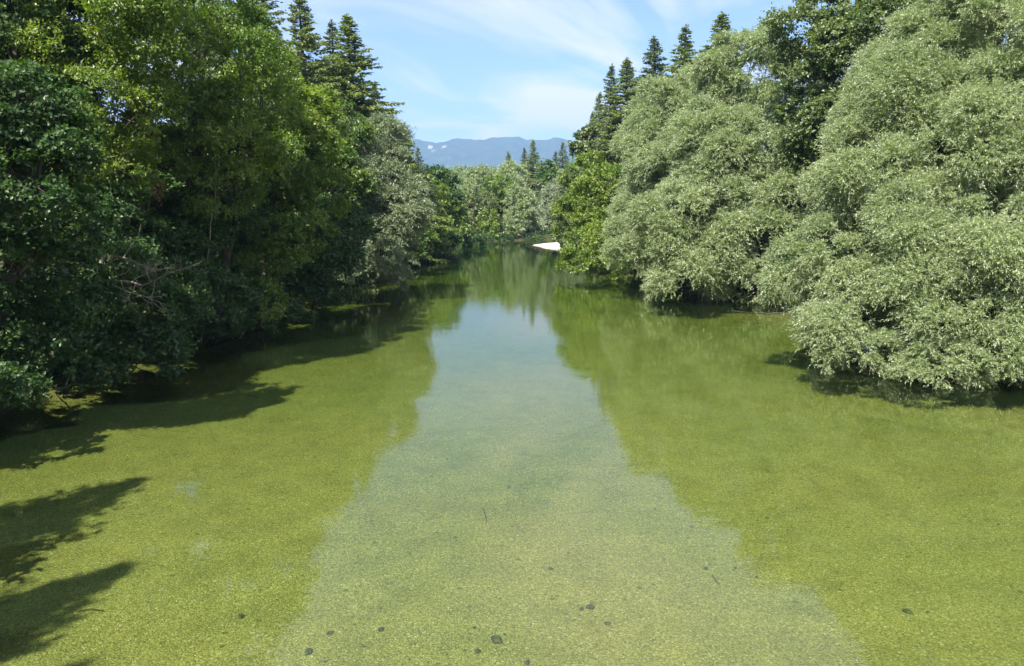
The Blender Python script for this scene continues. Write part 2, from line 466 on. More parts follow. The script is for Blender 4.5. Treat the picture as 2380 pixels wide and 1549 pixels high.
def mountain(name, Yc, prof, depth, seed, label, rocks):
    """ridge whose crest follows prof [(px, py)] at distance Yc"""
    px = np.array([p[0] for p in prof], float)
    pts = [PX(a, b, Yc) for a, b in prof]
    X0 = np.array([p[0] for p in pts]); Z0 = np.array([p[2] for p in pts])
    xs = np.linspace(X0[0], X0[-1], 420)
    ts = np.linspace(-1, 1, 90)
    XX, TT = np.meshgrid(xs, ts)
    crest = np.interp(XX, X0, Z0)
    sc = depth
    spur = fbm(XX / (sc * .22), TT * 1.2 + 5, seed, 5) - .5
    fine = fbm(XX / (sc * .05), TT * 8 + 5, seed + 9, 4) - .5
    w = np.clip(1 - np.abs(TT), 0, 1)
    steep = w ** 0.8
    ZZ = crest * (steep + w * (1 - w) * 1.5 * spur + 0.10 * w * (1 - w) * 4 * fine) + crest * 0.012 * hnoise(XX / (sc * .02), seed, 5) * w
    ZZ = np.minimum(ZZ, crest * 1.0 + 0.006 * crest * hnoise(XX / (sc * .012), seed + 3, 4)) - 2
    YY = Yc + TT * depth
    n, mrow = len(xs), len(ts)
    idx = np.arange(n * mrow).reshape(mrow, n)
    q = np.stack([idx[:-1, :-1], idx[:-1, 1:], idx[1:, 1:], idx[1:, :-1]], -1).reshape(-1, 4)
    m, t = mat_new(name + '_forest_and_limestone')
    N = t.nodes.new; L = t.links.new
    o = N('ShaderNodeOutputMaterial')
    p = N('ShaderNodeBsdfPrincipled'); p.inputs['Roughness'].default_value = 1.0; p.inputs['Specular IOR Level'].default_value = 0
    g = N('ShaderNodeNewGeometry')
    n1 = N('ShaderNodeTexNoise'); n1.inputs['Scale'].default_value = 0.012; n1.inputs['Detail'].default_value = 6; n1.inputs['Roughness'].default_value = .7
    L(g.outputs['Position'], n1.inputs['Vector'])
    r = N('ShaderNodeValToRGB')
    r.color_ramp.elements[0].position = .35; r.color_ramp.elements[0].color = (0.02, 0.04, 0.018, 1)
    r.color_ramp.elements[1].position = .7; r.color_ramp.elements[1].color = (0.06, 0.09, 0.035, 1)
    L(n1.outputs['Fac'], r.inputs[0])
    col = r.outputs[0]
    at = N('ShaderNodeAttribute'); at.attribute_name = 'v'
    nr = N('ShaderNodeTexNoise'); nr.inputs['Scale'].default_value = 0.035; nr.inputs['Detail'].default_value = 5; nr.inputs['Roughness'].default_value = .75
    L(g.outputs['Position'], nr.inputs['Vector'])
    ad = N('ShaderNodeMath'); ad.operation = 'ADD'; L(at.outputs['Fac'], ad.inputs[0]); L(nr.outputs['Fac'], ad.inputs[1])
    rr = N('ShaderNodeValToRGB')
    rr.color_ramp.elements[0].position = .86; rr.color_ramp.elements[0].color = (0, 0, 0, 1)
    rr.color_ramp.elements[1].position = 1.02; rr.color_ramp.elements[1].color = (1, 1, 1, 1)
    L(ad.outputs[0], rr.inputs[0])
    mx = N('ShaderNodeMixRGB'); mx.inputs[2].default_value = (0.30, 0.28, 0.25, 1)
    L(rr.outputs[0], mx.inputs[0]); L(col, mx.inputs[1]); L(mx.outputs[0], p.inputs['Base Color'])
    L(p.outputs[0], o.inputs['Surface'])
    V = np.stack([XX, YY, ZZ], -1).reshape(-1, 3)
    fc = V[q].mean(1)
    # where each face shows in elevation, for the rock faces
    rel = fc - np.array([0, 0, CAM_Z])
    fx_ = rel[:, 0] / rel[:, 1] * F * math.cos(PITCH) + 1190
    el = 492 - rel[:, 2] / rel[:, 1] * F * 1.02
    att = np.zeros(len(q))
    for (cx, cy, rx, ry, s) in rocks:
        d = ((fx_ - cx) / rx) ** 2 + ((el - cy) / ry) ** 2
        att = np.maximum(att, s * np.exp(-d))
    att[fc[:, 1] > Yc] = 0
    ob = mesh_obj(name, V, q, m, attr=att, smooth=True)
    tag(ob, label, kind='structure')

mountain('mountain_range', 7000.0,
         [(-900, 430), (-300, 385), (200, 365), (600, 350), (800, 338), (900, 326), (955, 322), (985, 325), (1012, 332), (1040, 327), (1055, 322), (1080, 321), (1110, 325), (1140, 319),
          (1160, 318), (1175, 315), (1205, 317), (1235, 324), (1262, 324), (1285, 319), (1305, 320), (1335, 326), (1400, 338), (1500, 345), (1700, 370), (2200, 360), (2700, 390), (3300, 440)],
         1500.0, 4, 'long blue wooded mountain ridge with pale rock faces',
         [(1008, 346, 5, 6, .62), (1017, 354, 4, 4, .6), (1036, 344, 7, 5, .62), (1052, 373, 10, 4, .42), (1100, 350, 5, 8, .3), (1152, 362, 12, 4, .34), (1215, 358, 6, 4, .34), (998, 362, 6, 5, .36), (1135, 350, 4, 8, .33)])
mountain('hill', 2600.0,
         [(-600, 470), (-100, 430), (500, 372), (850, 366), (960, 372), (1010, 385), (1045, 402), (1075, 420), (1120, 445), (1200, 470), (1300, 487)],
         500.0, 21, 'nearer wooded hill sloping down behind the left trees', [])

# ------------------------------------------------------------------ plants
class Acc:
    """collects leaf quads for one crown"""
    def __init__(s): s.P = []; s.A = []
    def add(s, quads, a): s.P.append(quads.astype(np.float32)); s.A.append(a.astype(np.float32))
    def build(s, name, mat, parent, origin):
        P = np.concatenate(s.P); A = np.concatenate(s.A)
        n = len(P)
        return mesh_obj(name, P.reshape(-1, 3), np.arange(n * 4).reshape(n, 4), mat, parent, attr=A, origin=origin)

def kites(pos, d, nrm, ln, wd, bend=0.0, w_at=0.45):
    """leaf quads: base, side, tip, side"""
    side = norm(np.cross(d, nrm))
    ln = ln[:, None]; wd = wd[:, None]
    tip = pos + d * ln - nrm * ln * bend
    mid = pos + d * ln * w_at + nrm * ln * 0.03
    return np.stack([pos, mid + side * wd * .5, tip, mid - side * wd * .5], 1)

def tube(pts, rad, seg=7, cap=True):
    pts = np.asarray(pts, float); rad = np.asarray(rad, float)
    t = norm(np.gradient(pts, axis=0))
    ref = np.where(np.abs(t[:, 2:3]) > .9, np.array([[1., 0, 0]]), np.array([[0, 0, 1.]]))
    a = norm(np.cross(t, ref)); b = np.cross(t, a)
    # keep frames consistent
    for i in range(1, len(pts)):
        a[i] = a[i - 1] - t[i] * np.dot(a[i - 1], t[i]); a[i] /= max(1e-9, np.linalg.norm(a[i])); b[i] = np.cross(t[i], a[i])
    an = np.arange(seg) * 2 * math.pi / seg
    ring = a[:, None] * np.cos(an)[None, :, None] + b[:, None] * np.sin(an)[None, :, None]
    V = (pts[:, None] + ring * rad[:, None, None]).reshape(-1, 3)
    n = len(pts)
    ii = np.arange(n - 1)[:, None] * seg; k = np.arange(seg)[None]; k2 = (k + 1) % seg
    Fc = np.stack([ii + k, ii + k2, ii + seg + k2, ii + seg + k], -1).reshape(-1, 4)
    return V, Fc

class Tubes:
    def __init__(s): s.V = []; s.F = []; s.n = 0
    def add(s, pts, rad, seg=7):
        V, Fc = tube(pts, rad, seg); s.V.append(V); s.F.append(Fc + s.n); s.n += len(V)
    def build(s, name, mat, parent=None, origin=(0, 0, 0)):
        return mesh_obj(name, np.concatenate(s.V), np.concatenate(s.F), mat, parent, smooth=True, origin=origin)

def wander(rg, a, b, n, amp, sag=0.0):
    t = np.linspace(0, 1, n)[:, None]
    p = a + (b - a) * t
    L = np.linalg.norm(b - a)
    off = np.cumsum(rg.randn(n, 3) * amp * L / n, 0)
    off -= off[0] + (off[-1] - off[0]) * t
    p = p + off
    p[:, 2] += sag * L * (t[:, 0] * (1 - t[:, 0])) * 4
    return p

SPEC = {
    # len, wid, leaves per shoot, shoot len, droop, updir, lateral spread, normal mix
    'willow': dict(ln=.135, wd=.032, m=17, sl=.75, droop=.36, up=.55, spread=.55, mat='willow', sub=1.35, lai=2.3, out=.55),
    'willow_grey': dict(ln=.15, wd=.036, m=16, sl=.75, droop=.35, up=.6, spread=.6, mat='willow_grey', sub=1.3, lai=2.3, out=.55),
    'fresh': dict(ln=.17, wd=.085, m=10, sl=.8, droop=.18, up=.45, spread=.9, mat='fresh', sub=1.15, lai=1.5, out=.5),
    'green': dict(ln=.15, wd=.12, m=9, sl=.7, droop=.15, up=.25, spread=1.0, mat='green', sub=1.15, lai=1.8, out=.5),
    'deep': dict(ln=.15, wd=.12, m=9, sl=.75, droop=.25, up=.1, spread=1.0, mat='deep', sub=1.1, lai=1.7, out=.5),
    'olive': dict(ln=.15, wd=.08, m=10, sl=.7, droop=.2, up=.4, spread=.9, mat='olive', sub=1.1, lai=1.8, out=.5),
}

def crown(acc, rg, ells, sp, Yd, dens=1.0, subr=None, cull=True, flat=.88, leafscale=1.0):
    """fill the union of ellipsoids with foliage clumps; returns clump centres"""
    S = SPEC[sp]
    ls = max(1.0, Yd / 42.0) * leafscale
    ln, wd = S['ln'] * ls, S['wd'] * ls
    sub = subr or S['sub'] * max(1.0, (Yd / 60.0) ** .5)
    centres = []
    E = [(np.asarray(c, float), np.asarray(r, float)) for c, r in ells]
    for ci, (c, r) in enumerate(E):
        area = 4 * math.pi * (((r[0]*r[1])**1.6 + (r[0]*r[2])**1.6 + (r[1]*r[2])**1.6) / 3) ** (1 / 1.6)
        s_here = min(sub, .62 * r.min())
        nsub = max(7, int(area / (math.pi * s_here ** 2) * 1.35))
        k = np.arange(nsub) + .5
        ph = np.arccos(1 - 2 * k / nsub); th = math.pi * (1 + 5 ** .5) * k + rg.rand() * 6
        u = np.stack([np.cos(th) * np.sin(ph), np.sin(th) * np.sin(ph), np.cos(ph)], -1)
        u = norm(u + rg.randn(nsub, 3) * .14)
        rr = rg.uniform(.62, 1.04, nsub)[:, None]
        if Yd > 110: rr = rr * .84
        p = c + u * r * rr
        nrm_ = norm(u / r)
        keep = np.ones(nsub, bool)
        for cj, (c2, r2) in enumerate(E):
            if cj != ci:
                keep &= (((p - c2) / r2) ** 2).sum(1) > .50
        keep &= p[:, 2] > .25
        # undersides are thin
        keep &= ~((nrm_[:, 2] < -.6) & (rg.rand(nsub) < .6))
        p, nrm_ = p[keep], nrm_[keep]
        if not len(p): continue
        tocam = norm(np.array([0, 0, CAM_Z]) - p)
        facing = (nrm_ * tocam).sum(1)
        w = np.where(facing > -.25, 1.0, .33 if cull else 1.0)
        r_s = s_here * rg.uniform(.45, 1.45, len(p))
        for i in range(len(p)):
            centres.append((p[i], r_s[i]))
            n_s = norm(nrm_[i] * .8 + np.array([0, 0, .45]))
            shoot_area = S['m'] * ln * wd * .5
            dome = 2 * math.pi * r_s[i] ** 2
            ns = int(S['lai'] * dens * dome * w[i] / shoot_area * .62)
            if ns < 3: ns = 3
            bs = 1.0 if w[i] > .9 else 1.5
            nb = max(4, int(8 * (r_s[i] / .9) ** 2)); nb = min(nb, 22)
            bv = rg.randn(nb, 3); bv = norm(bv)
            dt = bv @ n_s
            bv[dt < -.42] *= -1
            bv = norm(bv + n_s * .35)
            bo = rg.randint(0, nb, ns)
            v = norm(bv[bo] + rg.randn(ns, 3) * .26)
            rad = r_s[i] * rg.uniform(.35, 1.0, ns) ** .6
            flatv = np.array([1, 1, flat if 'willow' in sp else .6])
            o = p[i] + v * rad[:, None] * flatv
            dr = norm(v * S['out'] + n_s * .25 + rg.randn(ns, 3) * .45 + np.array([0, 0, S['up'] * .6]))
            L_ = S['sl'] * ls ** .5 * rg.uniform(.55, 1.25, ns) * min(1.0, .45 + r_s[i] * .5) * np.where(rg.rand(ns) < .07, 1.75, 1.0)
            o = o - dr * (L_ * .35)[:, None]
            m = S['m']
            t = (np.arange(m) + .6) / m
            t = t[None, :] + rg.randn(ns, m) * .03
            pos = o[:, None] + dr[:, None] * (L_[:, None] * t)[..., None]
            dd = S['droop'] * L_[:, None] * t ** 2
            pos[..., 2] -= dd
            tang = np.repeat(dr[:, None], m, 1).copy()
            tang[..., 2] -= 2 * S['droop'] * t
            tang = norm(tang)
            rnd = rg.randn(ns, m, 3)
            side = norm(np.cross(tang, rnd))
            ld = norm(tang * (.72 if 'willow' in sp else .55) + side * S['spread'] + np.array([0, 0, -.12]))
            if 'willow' in sp:
                nn = norm(np.cross(ld, rg.randn(ns, m, 3)) + np.array([0, 0, .35]) + v[:, None] * .2)
            else:
                nn = norm(np.array([0, 0, .75]) + v[:, None] * .45 + rg.randn(ns, m, 3) * .42)
            nn = norm(nn - ld * (nn * ld).sum(-1, keepdims=True))
            q = ns * m
            pos, ld, nn = pos.reshape(q, 3), ld.reshape(q, 3), nn.reshape(q, 3)
            l_ = ln * bs * rg.uniform(.65, 1.25, q); w_ = wd * bs * rg.uniform(.8, 1.2, q)
            base = rg.uniform(.22, .78)
            a = np.clip(base + np.repeat(rg.randn(ns) * .13, m) + rg.randn(q) * .12, 0, 1)
            ok = pos[:, 2] > .03
            acc.add(kites(pos[ok], ld[ok], nn[ok], l_[ok], w_[ok], bend=.10 if 'willow' not in sp else .18), a[ok])
    return centres

COUNT = {}
def broadleaf(name, label, cat, sp, lobes, base=None, dens=1.0, subr=None, seed=0, group=None, stems=1, bark='bark', mat=None, leafscale=1.0, tr=None, lean=None):
    """lobes: (px, py, Y, rx_px, ry_px[, depth_px]) read off the picture at a given distance"""
    rg = np.random.RandomState(seed)
    E = []
    for lb in lobes:
        px, py, Y, rx, ry = lb[:5]
        c = PX(px, py, Y)
        k = Y / F
        rz = lb[5] if len(lb) > 5 else .5 * (rx + ry)
        E.append((c, (rx * k, rz * k, ry * k)))
    cs = np.array([e[0] for e in E])
    if base is None:
        base = (cs[:, 0].mean(), cs[:, 1].mean() + .5)
    z0 = float(ground_z(base[0], base[1]))
    org = np.array([base[0], base[1], z0])
    Yd = cs[:, 1].mean()
    root = empty(name, org, label, cat, group)
    acc = Acc()
    cen = crown(acc, rg, E, sp, Yd, dens, subr, leafscale=leafscale)
    acc.build('crown', M[mat or SPEC[sp]['mat']], root, org)
    T = Tubes()
    top = cs[:, 2].max(); ht = top - z0
    r0 = tr or max(.05, ht * .017)
    cm = cs.mean(0)
    tops = []
    for s in range(stems):
        j = rg.randint(len(E)) if s else int(np.argmax(cs[:, 2]))
        goal = cs[j] + np.array([0, 0, -.1 * ht])
        off = np.array([rg.randn() * .25, rg.randn() * .25, -.3]) * (s > 0)
        pts = wander(rg, org + np.array([0, 0, -.3]) + off * (1.0), goal, 9, .22)
        T.add(pts, np.linspace(r0, r0 * .35, 9) * (1 if s == 0 else .7), 8)
        tops.append(pts)
    # limbs to the lobes, then branches to clumps
    trunk = tops[0]
    hubs = []
    for j in range(len(E)):
        tt = tops[j % stems]
        i0 = int(np.clip(np.argmin(np.abs(tt[:, 2] - (z0 + (cs[j, 2] - z0) * .55))), 1, 7))
        pts = wander(rg, tt[i0], cs[j], 7, .35, .06)
        T.add(pts, np.linspace(r0 * .5, r0 * .16, 7), 6)
        hubs.append(pts)
    if cen:
        k = min(len(cen), 70)
        for i in rg.choice(len(cen), k, replace=False):
            p, r = cen[i]
            j = int(np.argmin(((cs - p) ** 2).sum(1)))
            h = hubs[j][rg.randint(3, 7)]
            pts = wander(rg, h, p + (p - h) * .05, 6, .3, .05)
            T.add(pts, np.linspace(r0 * .17, r0 * .05, 6), 4)
    T.build('trunk', M[bark], root, org)
    COUNT[name + str(seed)] = sum(len(q) for q in acc.P)
    return root

def spruce_proto(seed, h, Rr, mat='spruce', sparse=1.0, bare=.0):
    """crown and trunk meshes of a spruce with foot at the origin"""
    rg = np.random.RandomState(seed)
    acc = Acc(); T = Tubes()
    n = 12
    tp = np.stack([np.cumsum(rg.randn(n) * .03), np.cumsum(rg.randn(n) * .03), np.linspace(-.3, h, n)], -1)
    T.add(tp, np.linspace(h * .013, .02, n), 8)
    nb_ = int(24 * h * sparse)
    zs = bare * h + (h * .99 - bare * h) * ((np.arange(nb_) + rg.rand(nb_)) / nb_) ** .88
    az0 = rg.rand() * 6
    for z in zs:
        t = z / h
        prof = (1 - t) ** 1.0 * 1.08 * (1 - .35 * max(0, (.25 - t) / .25))
        Lb = Rr * prof * rg.uniform(.5, 1.18) * (1 + .12 * math.sin(z * 1.7 + az0)) + .10
        az = rg.rand() * 2 * math.pi
        d = np.array([math.cos(az), math.sin(az), 0])
        slope = .8 * (t - .80) + rg.randn() * .09      # up near the top, hanging lower down
        m = 7
        u = np.linspace(0, 1, m)
        bx = np.interp(z, tp[:, 2], tp[:, 0]); by = np.interp(z, tp[:, 2], tp[:, 1])
        zz = z + Lb * (slope * u * 1.2 - .34 * u * (1 - t) + .20 * u ** 3)
        pts = np.array([bx, by, 0]) + d[None] * (Lb * u)[:, None]; pts[:, 2] = zz
        if Lb > .8: T.add(pts, np.linspace(.012 + .010 * Lb, .006, m), 3)
        # sprays along the branch: side twigs in the plane plus hanging curtains
        q = int(Lb * 27 * sparse) + 7
        uu = rg.uniform(.12, 1.0, q) ** .75
        P = np.stack([np.interp(uu, u, pts[:, i]) for i in range(3)], -1)
        sd_ = np.array([-d[1], d[0], 0])
        sgn = rg.choice([-1, 1], q)[:, None]
        hang = rg.rand(q) < (.74 if t < .86 else .35)
        fan = (.05 + .30 * min(Lb, 3.5) * (1 - uu))[:, None]
        dr = norm(d[None] * .8 + sgn * sd_[None] * rg.uniform(.3, 1.1, q)[:, None] + np.array([0, 0, -.12]) + rg.randn(q, 3) * .12)
        dr[hang] = norm(np.array([0, 0, -1.0]) + d[None] * .30 + rg.randn(int(hang.sum()), 3) * .28)
        ln = rg.uniform(.18, .46, q) * (.28 + .30 * min(Lb, 3))
        st = P + sgn * sd_[None] * fan * rg.rand(q)[:, None] * .9
        st[:, 2] -= rg.rand(q) * .05
        nn = norm(rg.randn(q, 3) * .6 + np.array([0, 0, 1.0]))
        nn = norm(nn - dr * (nn * dr).sum(-1, keepdims=True))
        a = np.clip(rg.uniform(.3, .6) + rg.randn(q) * .16 + .3 * (uu - .6), 0, 1)
        wd = rg.uniform(.06, .12, q)
        acc.add(kites(st, dr, nn, ln, wd, .1, .4), a)
        # second smaller set crosswise for body
        nn2 = norm(np.cross(dr, nn))
        acc.add(kites(st + rg.randn(q, 3) * .05, norm(dr + rg.randn(q, 3) * .3), nn2, ln * .8, wd, .1, .4), np.clip(a - .08, 0, 1))
    # leader
    q = 40
    st = np.stack([rg.randn(q) * .02 + tp[-1, 0], rg.randn(q) * .02 + tp[-1, 1], h - rg.rand(q) * 1.1], -1)
    dr = norm(rg.randn(q, 3) * .6 + np.array([0, 0, .9]))
    nn = norm(np.cross(dr, rg.randn(q, 3)))
    acc.add(kites(st, dr, nn, np.full(q, .25), np.full(q, .06)), rg.rand(q))
    P = np.concatenate(acc.P); A = np.concatenate(acc.A)
    k = len(P)
    c = mesh_obj('crown', P.reshape(-1, 3), np.arange(k * 4).reshape(k, 4), M[mat], attr=A)
    tr = T.build('trunk', M['bark'])
    return c, tr, h

PROT = {}
def spruce(kind, tip, Rr, label, rot=0.0, group=None, name='spruce_tree', wx=1.0):
    """tip: (px, py, Y) of the leader in the picture"""
    p = PX(*tip)
    z0 = float(ground_z(p[0], p[1]))
    h = p[2] - z0
    if kind not in PROT:
        PROT[kind] = [*spruce_proto(*KINDS[kind]), False]
    c, tr, h0, used = PROT[kind]
    root = empty(name, (p[0], p[1], z0), label, 'tree', group)
    s = h / h0
    sx = Rr / KINDS[kind][2]
    root.scale = (sx * wx, sx, s)
    root.rotation_euler = (0, 0, rot)
    if used:
        c2 = c.copy(); t2 = tr.copy(); COL.objects.link(c2); COL.objects.link(t2)
        c, tr = c2, t2
    else:
        PROT[kind][3] = True
    c.parent = root; tr.parent = root
    return root

KINDS = {
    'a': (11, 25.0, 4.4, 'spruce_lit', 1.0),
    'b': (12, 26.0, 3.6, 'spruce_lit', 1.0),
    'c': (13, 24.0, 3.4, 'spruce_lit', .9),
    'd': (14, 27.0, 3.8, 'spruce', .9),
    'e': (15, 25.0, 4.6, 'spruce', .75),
}

# ------------------------------------------------------------------ right bank, near
broadleaf('willow_tree', 'huge silvery willow overhanging the water at the right edge', 'tree', 'willow',
    [(2220, 150, 39, 155, 130), (2120, 300, 38, 150, 150), (2340, 60, 37, 150, 190), (2290, 330, 35, 150, 130), (2040, 440, 37, 130, 110),
     (2420, 420, 34, 130, 180), (2400, -40, 38, 170, 130), (2540, 100, 38, 170, 300)],
    base=(25.5, 38.5), seed=1, stems=3)
broadleaf('willow_tree', 'low spreading willow bough mass dipping into the shallows below the huge willow', 'tree', 'willow',
    [(1985, 600, 35.5, 120, 110), (2130, 560, 34, 130, 110), (2290, 570, 32.5, 140, 120), (1990, 745, 33.5, 110, 85), (2130, 720, 32.5, 130, 110),
     (2280, 740, 31, 130, 110), (1990, 820, 32, 90, 45), (2200, 845, 30.2, 90, 48), (2390, 640, 31.5, 120, 180), (2340, 850, 29.3, 110, 55), (2480, 780, 29, 110, 130),
     (1880, 620, 37, 75, 65)],
    base=(22.5, 32.5), seed=2, stems=4)
broadleaf('willow_tree', 'broad dome shaped silver willow leaning over the right bank, mid river', 'tree', 'willow',
    [(1735, 190, 68, 110, 115), (1605, 400, 70, 105, 108), (1640, 470, 65, 110, 90), (1518, 470, 75, 68, 90), (1600, 300, 74, 140, 105), (1540, 400, 79, 88, 115), (1700, 380, 63, 140, 120), (1520, 540, 71, 72, 85),
     (1620, 530, 59.5, 130, 90), (1770, 560, 58.5, 110, 110), (1840, 260, 66, 100, 130), (1840, 440, 60, 100, 110), (1475, 600, 68, 42, 45), (1620, 630, 58, 80, 65), (1740, 640, 57.5, 90, 50)],
    base=(20.5, 67), seed=3, stems=3)
broadleaf('poplar_tree', 'tall dark green leafy tree between the dome willow and the huge willow', 'tree', 'green',
    [(1900, 60, 58, 75, 90), (1990, 130, 55, 90, 110), (1920, 230, 57, 70, 90), (1990, 300, 54, 90, 80), (1975, 30, 57, 90, 60), (2050, 40, 56, 80, 100), (1880, 340, 57, 60, 60)],
    base=(26, 57), seed=4, mat='dull')
broadleaf('alder_tree', 'rounded green tree rising beyond the right bank behind the huge willow', 'tree', 'green',
    [(2100, 40, 64, 100, 100), (2210, 20, 62, 120, 110), (2150, 120, 63, 110, 110)], base=(33, 63), seed=5, mat='dull')
broadleaf('riverside_bush', 'yellow green bush low over the water left of the dome willow', 'bush', 'fresh',
    [(1375, 585, 80, 55, 45), (1345, 618, 78.5, 38, 26), (1420, 615, 77.5, 50, 34), (1465, 632, 76.5, 32, 15)], base=(11.2, 82), seed=6, stems=3, mat='fresh')
broadleaf('ash_tree', 'light green tree between the spruces and the yellow green bush on the right bank', 'tree', 'olive',
    [(1365, 410, 96, 42, 45), (1385, 480, 92, 55, 60), (1340, 510, 95, 40, 55), (1420, 540, 88, 40, 50), (1420, 440, 92, 40, 50)], base=(14.5, 94), seed=7, mat='fresh')
broadleaf('willow_tree', 'slim pale willow right above the white gravel bar', 'tree', 'willow',
    [(1325, 425, 130, 26, 24), (1300, 460, 128, 30, 42), (1294, 510, 126, 26, 42), (1325, 470, 127, 30, 60), (1320, 545, 124, 30, 28)], base=(15, 130), seed=8, mat='willow_pale')
broadleaf('bush', 'small dark bush on the right end of the gravel bar', 'bush', 'olive',
    [(1322, 563, 140, 16, 11), (1340, 560, 142, 16, 14)], base=(14.5, 142), seed=9)

broadleaf('shady_bush', 'added dark bush standing in for the deep shade under the low spreading willow', 'bush', 'deep',  # added: blocks sky reflections and darkens the space under the willow
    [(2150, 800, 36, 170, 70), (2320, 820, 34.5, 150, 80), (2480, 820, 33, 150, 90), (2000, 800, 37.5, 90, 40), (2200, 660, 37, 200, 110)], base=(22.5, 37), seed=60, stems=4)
broadleaf('shady_bush', 'added dark bush standing in for shade behind the low hanging skirts of the dome willow', 'bush', 'deep',  # added to darken the sunlit bank beneath the canopy
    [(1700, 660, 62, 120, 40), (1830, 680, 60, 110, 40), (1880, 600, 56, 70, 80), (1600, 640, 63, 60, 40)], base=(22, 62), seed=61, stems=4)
# spruces on the right bank, from right to left in the picture
G = 'spruces above the right bank'
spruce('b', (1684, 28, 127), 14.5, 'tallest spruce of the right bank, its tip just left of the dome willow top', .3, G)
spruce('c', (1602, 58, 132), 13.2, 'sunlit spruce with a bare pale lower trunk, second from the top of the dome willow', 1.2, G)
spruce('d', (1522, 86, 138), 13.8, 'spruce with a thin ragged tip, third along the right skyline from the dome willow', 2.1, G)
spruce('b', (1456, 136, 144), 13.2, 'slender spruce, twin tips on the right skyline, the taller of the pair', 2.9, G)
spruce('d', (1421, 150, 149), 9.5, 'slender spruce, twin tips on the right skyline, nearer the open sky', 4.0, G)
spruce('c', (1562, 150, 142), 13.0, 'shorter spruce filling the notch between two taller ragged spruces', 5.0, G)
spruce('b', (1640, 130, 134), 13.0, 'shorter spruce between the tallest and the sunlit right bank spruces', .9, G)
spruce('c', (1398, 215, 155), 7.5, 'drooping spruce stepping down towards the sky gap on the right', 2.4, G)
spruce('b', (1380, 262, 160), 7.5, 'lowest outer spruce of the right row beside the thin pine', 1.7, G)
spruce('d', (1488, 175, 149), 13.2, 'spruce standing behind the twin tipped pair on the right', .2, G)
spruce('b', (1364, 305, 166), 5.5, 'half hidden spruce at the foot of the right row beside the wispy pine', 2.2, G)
broadleaf('pine_tree', 'thin wispy blue green pine at the edge of the sky gap on the right', 'tree', 'deep',
    [(1353, 318, 122, 16, 11), (1340, 342, 121, 13, 9), (1362, 345, 120, 20, 14), (1372, 305, 122, 14, 12)], base=(13.8, 122), seed=10, mat='spruce', dens=.35)
broadleaf('beech_tree', 'dense green tree under the spruces behind the light green ash', 'tree', 'green',
    [(1440, 440, 104, 36, 45), (1415, 450, 104, 28, 38)], base=(16, 106), seed=11)

# ------------------------------------------------------------------ left bank, near to far
broadleaf('maple_tree', 'blue green maple at the left picture edge with layered sprays of leaves', 'tree', 'deep',
    [(40, 235, 25, 105, 80), (100, 330, 24.5, 90, 60), (30, 440, 24, 150, 90), (130, 520, 25, 110, 60), (-150, 300, 24, 160, 200), (60, 600, 24.5, 130, 60)],
    base=(-19.5, 25), seed=20, subr=1.4, mat='deep', leafscale=.9)
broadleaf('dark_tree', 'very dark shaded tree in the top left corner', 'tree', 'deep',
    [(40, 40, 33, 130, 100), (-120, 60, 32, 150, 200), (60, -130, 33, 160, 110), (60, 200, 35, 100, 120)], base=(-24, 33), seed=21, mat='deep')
broadleaf('willow_tree', 'tall sunlit yellow green tree with pale branches near the upper left corner', 'tree', 'fresh',
    [(300, 20, 34, 130, 110), (180, 130, 33.5, 90, 100), (250, 250, 33, 120, 90), (330, 150, 34, 110, 90), (230, 380, 33, 120, 70), (180, -100, 35, 150, 90), (300, -60, 36, 85, 80)],
    base=(-20, 35.5), seed=22, subr=1.6, bark='bark_pale', stems=2, tr=.15)
broadleaf('hornbeam_tree', 'bright green bushy tree in full sun left of the tall spruces', 'tree', 'fresh',
    [(450, 120, 41, 110, 110), (560, 190, 42, 100, 110), (440, 280, 40, 110, 90), (540, 330, 40.5, 110, 80), (500, 420, 40, 90, 60), (400, 380, 39, 90, 70), (470, 10, 42, 80, 80)],
    base=(-18.5, 43), seed=23, subr=1.6, mat='mid', stems=2)
broadleaf('hornbeam_tree', 'sunlit green tree in front of the tall spruces beside the grey willow', 'tree', 'green',
    [(650, 230, 50, 75, 85), (710, 330, 51, 75, 80), (620, 360, 49, 80, 80), (720, 440, 52, 70, 70), (650, 470, 50, 70, 60), (740, 260, 55, 40, 70)],
    base=(-18.2, 52), seed=24, subr=1.5, mat='fresh')
broadleaf('maple_tree', 'maple with bright leaf sprays dipping toward the water on the left bank', 'tree', 'green',
    [(620, 545, 45, 75, 40), (590, 610, 45, 75, 40), (640, 600, 44, 60, 30), (600, 700, 43.5, 60, 45), (540, 660, 45, 60, 60), (700, 530, 50, 60, 60)],
    base=(-17.5, 47), seed=25, subr=0.9, mat='mid')
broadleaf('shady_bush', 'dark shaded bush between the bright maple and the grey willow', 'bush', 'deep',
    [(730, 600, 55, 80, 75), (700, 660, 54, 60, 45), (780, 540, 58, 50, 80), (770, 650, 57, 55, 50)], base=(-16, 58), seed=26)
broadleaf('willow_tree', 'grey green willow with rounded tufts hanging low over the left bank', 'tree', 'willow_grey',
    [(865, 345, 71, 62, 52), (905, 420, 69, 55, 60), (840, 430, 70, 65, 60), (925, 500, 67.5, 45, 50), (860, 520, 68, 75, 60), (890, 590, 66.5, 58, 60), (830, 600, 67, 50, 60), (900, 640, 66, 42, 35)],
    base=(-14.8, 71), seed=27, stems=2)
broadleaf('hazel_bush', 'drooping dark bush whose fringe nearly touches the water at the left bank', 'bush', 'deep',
    [(330, 760, 32.5, 90, 75), (270, 700, 33, 90, 60), (350, 820, 31.8, 65, 50), (400, 690, 35, 70, 60)], base=(-18.7, 34), seed=28, stems=4)
